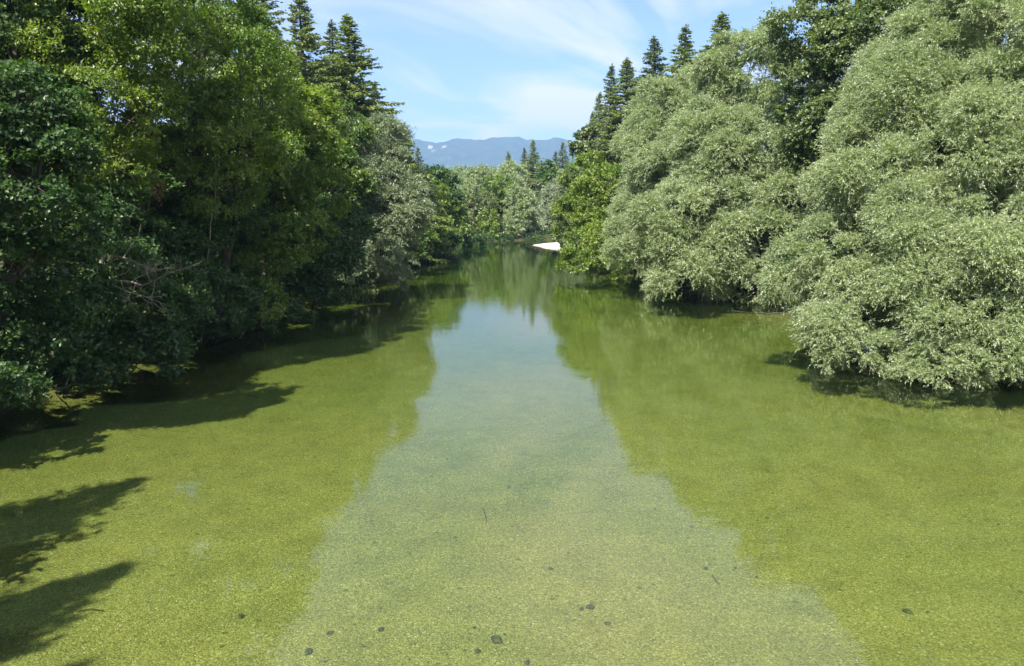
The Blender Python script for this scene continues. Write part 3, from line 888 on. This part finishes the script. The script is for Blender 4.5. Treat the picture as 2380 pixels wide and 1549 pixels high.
broadleaf('hazel_bush', 'dark bush with a trailing branch tip at the lower left edge', 'bush', 'deep',
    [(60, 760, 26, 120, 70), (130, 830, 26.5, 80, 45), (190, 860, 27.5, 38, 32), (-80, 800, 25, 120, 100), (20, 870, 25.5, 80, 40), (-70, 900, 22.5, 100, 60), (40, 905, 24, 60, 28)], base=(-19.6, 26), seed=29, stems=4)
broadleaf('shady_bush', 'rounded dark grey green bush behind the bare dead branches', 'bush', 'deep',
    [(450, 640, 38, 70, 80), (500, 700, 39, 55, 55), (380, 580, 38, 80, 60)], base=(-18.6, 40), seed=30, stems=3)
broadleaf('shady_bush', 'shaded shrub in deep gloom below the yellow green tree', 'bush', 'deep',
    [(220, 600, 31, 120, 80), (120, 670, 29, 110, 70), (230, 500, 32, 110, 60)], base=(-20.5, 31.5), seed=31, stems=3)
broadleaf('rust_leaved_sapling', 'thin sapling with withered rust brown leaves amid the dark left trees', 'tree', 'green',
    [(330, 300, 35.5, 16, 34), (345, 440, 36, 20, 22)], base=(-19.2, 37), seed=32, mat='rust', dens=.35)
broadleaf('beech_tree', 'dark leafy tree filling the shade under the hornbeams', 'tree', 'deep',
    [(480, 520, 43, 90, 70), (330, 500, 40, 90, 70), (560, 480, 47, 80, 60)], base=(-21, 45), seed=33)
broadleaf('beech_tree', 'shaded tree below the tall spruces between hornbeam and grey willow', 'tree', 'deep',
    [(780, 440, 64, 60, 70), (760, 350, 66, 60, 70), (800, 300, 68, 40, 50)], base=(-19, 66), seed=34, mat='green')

G = 'spruces above the left bank'
spruce('e', (592, -95, 85), 14.8, 'wide armed spruce whose top runs out of the picture, leftmost of the left spruces', .4, G)
spruce('a', (700, -22, 94), 11.1, 'spruce beside the widest one, its tip cut by the picture top', 1.4, G)
spruce('a', (808, 34, 102), 13.7, 'tall full spruce with its pointed tip clear against the sky on the left', 2.2, G)
spruce('d', (770, 48, 105), 9.0, 'narrow spruce tucked close to the tall pointed one on the left', 3.3, G)
spruce('e', (640, 60, 99), 12.0, 'lower spruce filling the gap between two tall left spruces', 5.1, G)
spruce('a', (740, 140, 99), 11.5, 'shorter dark spruce in front of the narrow one on the left', .8, G)
spruce('d', (908, 256, 105), 5.6, 'first of the small spruces stepping down the left skyline', 2.7, G)
spruce('b', (936, 286, 109), 5.4, 'second of the small spruces stepping down the left skyline', 4.2, G)
spruce('e', (968, 342, 116), 5.8, 'spreading dark spruce low on the left skyline beside the mountains', 3.7, G)
spruce('d', (992, 382, 124), 4.4, 'smallest outermost spruce of the left skyline', 5.5, G)
spruce('a', (868, 190, 110), 6.8, 'spruce behind the right flank of the tall pointed one', 4.9, G)
spruce('e', (480, -190, 88), 13.2, 'spruce rising out of the picture above the hornbeam', 1.1, G)

broadleaf('alder_tree', 'olive green alder just past the grey willow on the left bank', 'tree', 'olive',
    [(962, 480, 114, 34, 50), (985, 540, 106, 38, 42), (950, 565, 94, 40, 38), (1000, 570, 106, 28, 24)], base=(-16.5, 110), seed=40, mat='green')
broadleaf('maple_tree', 'yellowish maple standing out right of the grey willow', 'tree', 'fresh',
    [(1004, 455, 128, 27, 34), (1015, 505, 120, 24, 34)], base=(-15.5, 128), seed=41)
broadleaf('beech_tree', 'dark green tree below the smallest left spruce', 'tree', 'green',
    [(1030, 425, 135, 24, 30), (1045, 470, 134, 28, 36), (1015, 410, 138, 18, 22)], base=(-16.5, 136), seed=42, mat='deep')
broadleaf('maple_tree', 'bright green maple with tiered sprays above the fallen log', 'tree', 'fresh',
    [(1055, 500, 133, 26, 26), (1062, 530, 131, 20, 18), (1040, 530, 132, 24, 20)], base=(-13.5, 134), seed=43, mat='mid')
broadleaf('shady_bush', 'dark bush at the waterline behind the fallen log', 'bush', 'deep',
    [(1045, 556, 126, 28, 12), (1095, 555, 150, 28, 18), (1010, 575, 110, 30, 18)], base=(-13.5, 130), seed=44)

broadleaf('shady_bush', 'added dark low bush standing in for shade along the left waterline under the bright maple', 'bush', 'deep',  # added over sunlit gaps in the bank to keep them dark
    [(560, 770, 42, 70, 30), (500, 790, 40, 70, 35), (650, 740, 46, 70, 28)], base=(-18.5, 43), seed=62, stems=4)
broadleaf('shady_bush', 'added dark low bush shading the left waterline between the two drooping hazels', 'bush', 'deep',  # added to cover and shade the lit bed by the bank
    [(220, 850, 29.5, 80, 40), (120, 890, 27.5, 60, 24), (190, 890, 28.8, 45, 20), (260, 790, 31, 90, 50), (380, 850, 34.5, 60, 30)], base=(-19, 31), seed=63, stems=4)
# ------------------------------------------------------------------ far bend
broadleaf('willow_tree', 'silver willow crown at the left of the far bend below the mountains', 'tree', 'willow_grey',
    [(1065, 420, 215, 28, 22), (1100, 425, 213, 32, 28), (1085, 455, 208, 40, 28)], base=(-13, 216), seed=50, mat='willow', subr=2.0)
broadleaf('willow_tree', 'rounded silver willow crown in the middle of the far bend', 'tree', 'willow_grey',
    [(1130, 415, 212, 28, 24), (1185, 410, 208, 32, 24), (1200, 435, 204, 24, 22)], base=(-2, 212), seed=51, mat='willow', subr=2.0)
broadleaf('alder_tree', 'fresh green round tree among the silver willows of the far bend', 'tree', 'fresh',
    [(1158, 435, 198, 30, 30), (1150, 470, 196, 30, 26)], base=(-3, 199), seed=52, mat='fresh', subr=1.8)
broadleaf('willow_tree', 'grey willow low over the far bank in front of the spruces', 'tree', 'willow_grey',
    [(1210, 465, 192, 32, 26), (1215, 505, 189, 36, 30), (1195, 530, 187, 26, 20)], base=(3, 195), seed=53, subr=1.7, mat='willow')
broadleaf('alder_tree', 'olive tree with a pale thin trunk on the far bank', 'tree', 'olive',
    [(1100, 500, 186, 32, 40), (1125, 490, 186, 26, 30), (1085, 535, 178, 26, 22)], base=(-9, 184), seed=54, bark='bark_pale', subr=1.7)
broadleaf('maple_tree', 'small bright green maple at the far waterline', 'tree', 'fresh',
    [(1138, 505, 182, 20, 16), (1132, 530, 180, 22, 16), (1142, 548, 179, 16, 8)], base=(-5.5, 183), seed=55, mat='fresh', subr=1.3)
broadleaf('shady_bush', 'dark leafy mass shading the far waterline near the gravel bar', 'bush', 'deep',
    [(1245, 490, 200, 24, 36), (1255, 525, 198, 24, 24), (1230, 540, 196, 28, 14), (1275, 500, 205, 22, 40)], base=(9, 201), seed=56, mat='mid', subr=1.8)
broadleaf('beech_tree', 'smooth green tree right of the tallest far spruce', 'tree', 'green',
    [(1272, 400, 215, 18, 26), (1285, 425, 213, 22, 30), (1265, 440, 212, 22, 30)], base=(10, 215), seed=57, subr=1.8)
broadleaf('alder_tree', 'yellow green tree between the far spruces and the far grey willow', 'tree', 'fresh',
    [(1238, 440, 206, 20, 22), (1250, 460, 205, 24, 24)], base=(6, 206), seed=58, mat='olive', subr=1.7)
broadleaf('riverside_bush', 'pale small bush at the water foot of the far bank', 'bush', 'olive',
    [(1178, 552, 183, 22, 8), (1195, 546, 185, 16, 8)], base=(-1, 186), seed=59, mat='olive', subr=.9)
G = 'spruces of the far bend'
spruce('a', (1183, 352, 240), 6.8, 'small spruce, leftmost of the far spruces in the sky gap', .5, G)
spruce('d', (1219, 343, 245), 7.0, 'spruce close behind the tallest far one', 1.6, G)
spruce('a', (1238, 325, 236), 8.7, 'tallest full coned spruce in the middle of the sky gap', 2.5, G)
spruce('e', (1306, 330, 226), 8.7, 'ragged brownish spruce at the right of the sky gap', 3.1, G)
spruce('d', (1291, 352, 230), 6.8, 'short spruce just left of the ragged brownish far one', 4.4, G)
spruce('d', (1168, 383, 244), 5.2, 'tiny spruce tip below the leftmost far spruce', 5.3, G)
spruce('a', (1102, 388, 250), 4.9, 'lone small tip above the silver willows of the far bend', 3.9, G)

# ------------------------------------------------------------------ backing forest rows: one tree built, the others copies
def copy_tree(src, loc, rot, sc, name, label, group):
    r = src.copy(); COL.objects.link(r)
    r.location = (loc[0], loc[1], float(ground_z(loc[0], loc[1])))
    r.rotation_euler = (0, 0, rot); r.scale = sc
    r['label'] = label; r['group'] = group
    for ch in list(src.children):
        c = ch.copy(); COL.objects.link(c); c.parent = r
    return r

def upright_tree(name, label, sp, x, y, h, w, seed, mat, group):
    """a whole round crowned forest tree at ground position x, y"""
    rg = np.random.RandomState(seed)
    z0 = float(ground_z(x, y))
    E = []
    for k in range(9):
        f = .30 + .62 * k / 8
        rr = w * math.sin(math.pi * (.18 + .74 * (f - .3) / .62)) ** .7
        a = k * 2.4
        c = np.array([x + rr * .45 * math.cos(a), y + rr * .45 * math.sin(a), z0 + h * f])
        E.append((c, (rr * .75, rr * .75, h * .11)))
    E.append((np.array([x, y, z0 + h * .62]), (w * .7, w * .7, h * .3)))
    org = np.array([x, y, z0])
    root = empty(name, org, label, 'tree', group)
    acc = Acc()
    cen = crown(acc, rg, E, sp, 85.0, .8, 1.7, cull=False)
    acc.build('crown', M[mat], root, org)
    T = Tubes()
    pts = wander(rg, org + np.array([0, 0, -.3]), org + np.array([0, 0, h * .9]), 10, .12)
    T.add(pts, np.linspace(h * .016, .04, 10), 8)
    for i in rg.choice(len(cen), min(40, len(cen)), replace=False):
        p, r = cen[i]
        h0 = pts[int(np.clip((p[2] - z0) / h * 10 - 1.5, 1, 8))]
        T.add(wander(rg, h0, p, 5, .25, .05), np.linspace(.09, .03, 5), 4)
    T.build('trunk', M['bark'], root, org)
    return root

fa = upright_tree('forest_tree', 'full dark leaved tree in the second row behind the left bank', 'deep', -27, 40, 18, 5.0, 71, 'deep', 'forest trees behind the left bank')
fb = upright_tree('forest_tree', 'full mid green tree in the second row behind the right bank', 'green', 32, 76, 18, 5.0, 72, 'green', 'forest trees behind the right bank')
LL = 'forest tree of the dense rows behind the left bank, mostly hidden'
RL = 'forest tree of the dense rows behind the right bank, mostly hidden'
rr = random.Random(5)
spots_l = [(-36, 36), (-38, 48), (-35, 20), (-42, 62), (-38, 78), (-29, 28), (-31, 52), (-25, 58), (-30, 66), (-24, 76), (-31, 84), (-24, 92), (-30, 102), (-23, 108), (-29, 120), (-22, 126), (-27, 142), (-21, 150), (-25, 165), (-18, 172), (-26, 184), (-14, 190), (-21, 200), (-30, 214)]
for i, (x, y) in enumerate(spots_l):
    src = fa if i % 3 else fb
    h = rr.uniform(.8, 1.0) * (.78 if y < 70 else .95 if y < 100 else .62 if y > 150 else .72)
    copy_tree(src, (x, y), rr.uniform(0, 6.28), (rr.uniform(.9, 1.2), rr.uniform(.9, 1.2), h), 'forest_tree', LL, 'forest trees behind the left bank')
spots_r = [(34, 48), (40, 36), (36, 62), (28, 84), (24, 96), (31, 100), (22, 112), (29, 118), (20, 124), (26, 134), (22, 146), (31, 150)]
for i, (x, y) in enumerate(spots_r):
    src = fb if i % 3 else fa
    h = rr.uniform(.8, 1.0) * (1.0 if y < 80 else .7)
    copy_tree(src, (x, y), rr.uniform(0, 6.28), (rr.uniform(.9, 1.2), rr.uniform(.9, 1.2), h), 'forest_tree', RL, 'forest trees behind the right bank')
for i, (x, y) in enumerate([(-2, 222), (8, 226), (20, 222), (32, 216), (44, 220), (58, 214), (-12, 230), (28, 232), (72, 222)]):
    src = fb if i % 2 else fa
    copy_tree(src, (x, y), rr.uniform(0, 6.28), (rr.uniform(.9, 1.2), rr.uniform(.9, 1.2), rr.uniform(.62, .72)), 'forest_tree', 'leafy forest tree backing the trees of the far bend', 'forest trees behind the far bend')
# trees standing left of the view whose shade falls on the shallows
copy_tree(fa, (-25.5, 17), 0, (.9, .9, .75), 'forest_tree', LL, 'forest trees behind the left bank')
for i, (x, y, h, w) in enumerate([(-17.2, 10, 17.5, 6.0), (-15.8, 3, 20, 6.4), (-16.5, -4.5, 25, 7), (-23, 15, 18, 6)]):
    k0 = KINDS['e']
    src = next(o for o in bpy.data.objects if o.name.startswith('spruce_tree') and o.children and o.children[0].data == PROT['e'][0].data)
    copy_tree(src, (x, y), i * 1.9, (w / k0[2], w / k0[2], h / k0[1]), 'spruce_tree', 'spruce standing on the left bank just outside the picture', 'spruces left of the view')

# ------------------------------------------------------------------ low growth on the banks
def undergrowth():
    rg = np.random.RandomState(91)
    acc = Acc()
    ys = np.concatenate([rg.uniform(14, 60, 420), rg.uniform(60, 200, 420)])
    pos = []
    for y in ys:
        x = np.interp(y, YL, XL) - rg.rand() ** 1.4 * 7 + .4
        pos.append((x, y))
    for y in np.concatenate([rg.uniform(24, 60, 240), rg.uniform(60, 160, 300)]):
        x = np.interp(y, YR, XR) + rg.rand() ** 1.4 * 7 - .4
        pos.append((x, y))
    for x in rg.uniform(-12, 60, 260):
        y = np.interp(x, XL[10:16], YL[10:16]) + rg.rand() ** 1.4 * 8
        pos.append((x, y))
    for x, y in pos:
        z = float(ground_z(x, y))
        k = max(1, y / 45)
        n = int(130 / k)
        r = rg.uniform(.4, 1.0)
        v = norm(rg.randn(n, 3)); v[:, 2] = np.abs(v[:, 2])
        p = np.array([x, y, max(z, 0) + .05]) + v * r * rg.rand(n, 1) ** .4
        d = norm(v + rg.randn(n, 3) * .6 + np.array([0, 0, .4]))
        nn = norm(np.cross(d, rg.randn(n, 3)))
        acc.add(kites(p, d, nn, rg.uniform(.15, .3, n) * k ** .6, rg.uniform(.06, .12, n) * k ** .6), np.clip(rg.rand() * .6 + .2 + rg.randn(n) * .15, 0, 1))
    o = acc.build('undergrowth', M['deep'], None, (0, 0, 0))
    tag(o, 'low leafy growth along both muddy banks', 'undergrowth', kind='stuff')
undergrowth()

# ------------------------------------------------------------------ dead wood
def branching(T, rg, a, d, L, r, depth, grav=0.0, curl=.25):
    n = 7
    pts = [np.array(a, float)]; dd = norm(np.array(d, float))
    for i in range(n):
        dd = norm(dd + rg.randn(3) * curl * .35 + np.array([0, 0, grav]))
        pts.append(pts[-1] + dd * L / n)
    T.add(pts, np.linspace(r, r * .35, n + 1), 6)
    if depth:
        for i in range(2, n + 1):
            if rg.rand() < .85:
                s = norm(dd + rg.randn(3) * .75)
                branching(T, rg, pts[i], s, L * rg.uniform(.35, .6), r * .5, depth - 1, .05, curl * 1.3)

rg = np.random.RandomState(7)
T = Tubes()
a = PX(225, 650, 29.5); b = PX(450, 615, 28.2)
p0 = PX(60, 700, 31.0)
T.add(wander(rg, p0, a, 7, .12), np.linspace(.07, .05, 7), 6)
branching(T, rg, PX(262, 596, 29), PX(400, 640, 28) - PX(262, 596, 29), 2.2, .03, 2)
branching(T, rg, a, PX(420, 625, 28) - a, 2.6, .03, 2)
branching(T, rg, PX(330, 665, 29), b - PX(330, 665, 29), 2.0, .028, 2, .04)
branching(T, rg, PX(300, 680, 29), PX(400, 690, 28) - PX(300, 680, 29), 1.6, .028, 1)
T.add(wander(rg, a, PX(262, 596, 29), 5, .15), np.linspace(.05, .04, 5), 6)
T.add(wander(rg, a, PX(330, 665, 29), 5, .15), np.linspace(.05, .04, 5), 6)
T.add(wander(rg, a, PX(300, 680, 29), 5, .15), np.linspace(.045, .03, 5), 6)
o = T.build('dead_branch', M['deadwood'], origin=p0)
tag(o, 'bare bleached dead branches reaching out over the dark left bank', 'branch')

T = Tubes()
q0 = PX(448, 610, 40.5); q0[2] = float(ground_z(q0[0], q0[1])); q1 = PX(500, 465, 38.5)
T.add(wander(rg, q0, q1, 8, .06), np.linspace(.06, .03, 8), 7)
branching(T, rg, PX(468, 565, 38.5), PX(520, 575, 37) - PX(468, 565, 38.5), 1.3, .03, 0)
branching(T, rg, q1, (.3, -.1, .9), 1.6, .03, 1)
o = T.build('leaning_sapling', M['bark_pale'], origin=q0)
tag(o, 'thin bare pale trunk leaning in the shade of the left bank', 'tree')

T = Tubes()
l0 = PX(1040, 578, 128); l1 = PX(1070, 560, 126)
l0[2] = -.2
T.add(wander(rg, l0, l1, 9, .08), np.linspace(.20, .09, 9), 8)
branching(T, rg, l0 + (l1 - l0) * .5, (.5, -.2, .8), 1.4, .06, 1)
branching(T, rg, l0 + (l1 - l0) * .8, (.8, -.2, .3), 1.0, .05, 1)
o = T.build('fallen_log', M['deadwood'], origin=l0)
tag(o, 'pale fallen log slanting out of the water before the far left trees', 'log')
T = Tubes()
m0 = PX(1030, 572, 130); m1 = PX(1085, 545, 130); m0[2] = -.1
T.add(wander(rg, m0, m1, 8, .08), np.linspace(.13, .05, 8), 7)
o = T.build('fallen_log', M['bark'], origin=m0)
tag(o, 'thinner dark fallen trunk just above the pale log', 'log')

T = Tubes()
s0 = PX(1700, 728, 53); s1 = PX(1850, 735, 49.5); s0[2] = -.1; s1[2] = .12
T.add(wander(rg, s0, s1, 8, .08), np.linspace(.07, .03, 8), 6)
branching(T, rg, s1, (.6, -.4, .2), .9, .03, 1)
o = T.build('drift_branch', M['bark'], origin=s0)
tag(o, 'dark branch lying in the shaded water under the dome willow', 'branch')

# sunken sticks and stones on the bed
def bed_at(px, py):
    x, u = (px - 1190.0) / F, (774.5 - py) / F
    dy = math.cos(PITCH) + u * math.sin(PITCH); dz = -math.sin(PITCH) + u * math.cos(PITCH)
    z = -0.6
    for _ in range(8):
        t = (z - CAM_Z) / dz
        z = float(ground_z(x * t, dy * t))
    return np.array([x * t, dy * t, z])

stone_m, stt = mat_new('dark_algae_stone')
def _stone():
    N = stt.nodes.new; L = stt.links.new
    o = N('ShaderNodeOutputMaterial'); p = N('ShaderNodeBsdfPrincipled'); p.inputs['Roughness'].default_value = .8
    tc = N('ShaderNodeTexCoord'); n = N('ShaderNodeTexNoise'); n.inputs['Scale'].default_value = 14; n.inputs['Detail'].default_value = 5
    L(tc.outputs['Object'], n.inputs['Vector'])
    r = N('ShaderNodeValToRGB'); r.color_ramp.elements[0].color = (0.035, 0.04, 0.03, 1); r.color_ramp.elements[1].color = (0.14, 0.15, 0.07, 1)
    r.color_ramp.elements[0].position = .35; r.color_ramp.elements[1].position = .7
    L(n.outputs['Fac'], r.inputs[0]); L(r.outputs[0], p.inputs['Base Color']); L(p.outputs[0], o.inputs['Surface'])
_stone()

def stone(px, py, wpx, label, seed, flat=.5, group=None):
    rg = np.random.RandomState(seed)
    c = bed_at(px, py)
    dist = math.sqrt(c[0] ** 2 + c[1] ** 2 + (c[2] - CAM_Z) ** 2)
    r = wpx / F * dist * .5
    import bmesh
    bm = bmesh.new()
    bmesh.ops.create_icosphere(bm, subdivisions=3, radius=1)
    ph = rg.rand(3) * 6
    cuts = norm(rg.randn(7, 3))
    for v in bm.verts:
        q = np.array(v.co)
        s = 1.0
        for k in cuts:
            dt = q @ k
            if dt > .72: s = min(s, .72 / dt)
        s *= 1 + .05 * math.sin(q[0] * 5 + ph[0]) * math.sin(q[1] * 4 + ph[1])
        v.co = Vector((q[0] * s * r * 1.1, q[1] * s * r * rg.uniform(.84, .86), q[2] * s * r * flat))
    me = bpy.data.meshes.new('river_stone'); bm.to_mesh(me); bm.free()
    for f in me.polygons: f.use_smooth = True
    me.materials.append(stone_m)
    o = bpy.data.objects.new('river_stone', me); COL.objects.link(o)
    o.location = (c[0], c[1], c[2] + r * flat * .35); o.rotation_euler = (0, 0, rg.rand() * 6)
    tag(o, label, 'stone', group)

G = 'dark stones on the river bed'
stone(1155, 1491, 27, 'largest dark angular stone on the river bed near the bottom middle', 1, .6, G)
stone(1412, 1451, 15, 'round dark stone on the bed up and right of the largest one', 2, .5, G)
stone(1352, 1417, 13, 'dark stone, left neighbour of a longer grey one, above the largest stone', 3, .5, G)
stone(1372, 1412, 24, 'long grey green stone lying flat beside a rounder dark one', 4, .3, G)
stone(716, 1517, 22, 'broad dark stone near the bottom edge below the left tree reflection', 5, .4, G)
stone(768, 1472, 17, 'dark stone at the tip of the left tree reflection', 6, .4, G)
stone(1280, 1323, 13, 'small dark stone in the middle of the pale sky reflection', 7, .5, G)
stone(1640, 1323, 12, 'small dark stone by the right edge of the sky reflection', 8, .5, G)
stone(2110, 1424, 18, 'lone dark stone in the green shallows at the lower right', 9, .5, G)
stone(560, 1434, 18, 'dark stone in the lower left shallows right of the tree shade', 10, .5, G)
stone(1225, 1542, 16, 'dark stone cut by the bottom edge, right of the largest stone', 11, .5, G)
stone(1110, 1515, 16, 'smaller stone just left of and below the largest dark one', 12, .5, G)
stone(885, 1465, 16, 'isolated stone between the left tree reflection and the largest stone', 13, .5, G)
SG = 'small dark stones scattered on the bed'
rs = random.Random(3)
for i in range(14):
    y = rs.uniform(1120, 1545); x = rs.uniform(120, 2330)
    stone(x, y, rs.uniform(4, 9) * (y / 1400), 'small dark stone, one of many scattered on the pebbly river bed', 100 + i, .5, SG)
def stick(pts, r, label):
    P = [bed_at(*p) + np.array([0, 0, .04]) for p in pts]
    T = Tubes(); T.add(P, np.linspace(r, r * .6, len(P)), 6)
    tag(T.build('sunken_stick', M['bark'], origin=P[0]), label, 'stick')
stick([(1122, 1185), (1128, 1200), (1131, 1216)], .012, 'thin straight stick on the bed in the middle of the sky reflection')
stick([(185, 1424), (212, 1420), (243, 1424)], .014, 'dark stick lying on the bed in the lower left corner')
stick([(1655, 1340), (1662, 1352), (1672, 1362)], .012, 'bent twig on the bed by the right edge of the sky reflection')
stick([(578, 922), (590, 924), (604, 928)], .02, 'short dark twig in the water beside the left tree shade')

# ------------------------------------------------------------------ air
def haze():
    x0, x1, y0, y1, z0, z1 = -7400, 7400, -330, 10200, -9, 1120
    V = [(x, y, z) for z in (z0, z1) for y in (y0, y1) for x in (x0, x1)]
    Fq = [(0, 2, 3, 1), (4, 5, 7, 6), (0, 1, 5, 4), (2, 6, 7, 3), (0, 4, 6, 2), (1, 3, 7, 5)]
    m, t = mat_new('blue_air')
    o = t.nodes.new('ShaderNodeOutputMaterial')
    v = t.nodes.new('ShaderNodeVolumePrincipled')
    v.inputs['Color'].default_value = (0.36, 0.58, 1.0, 1)
    v.inputs['Density'].default_value = HAZE
    v.inputs['Anisotropy'].default_value = 0.0
    t.links.new(v.outputs[0], o.inputs['Volume'])
    ob = mesh_obj('haze', V, Fq, m)
    tag(ob, 'pale blue air fading the distant mountains', kind='stuff')
HAZE = 1.3e-4
haze()
print('QUADS', sum(COUNT.values()), {k: v for k, v in COUNT.items() if v > 60000})
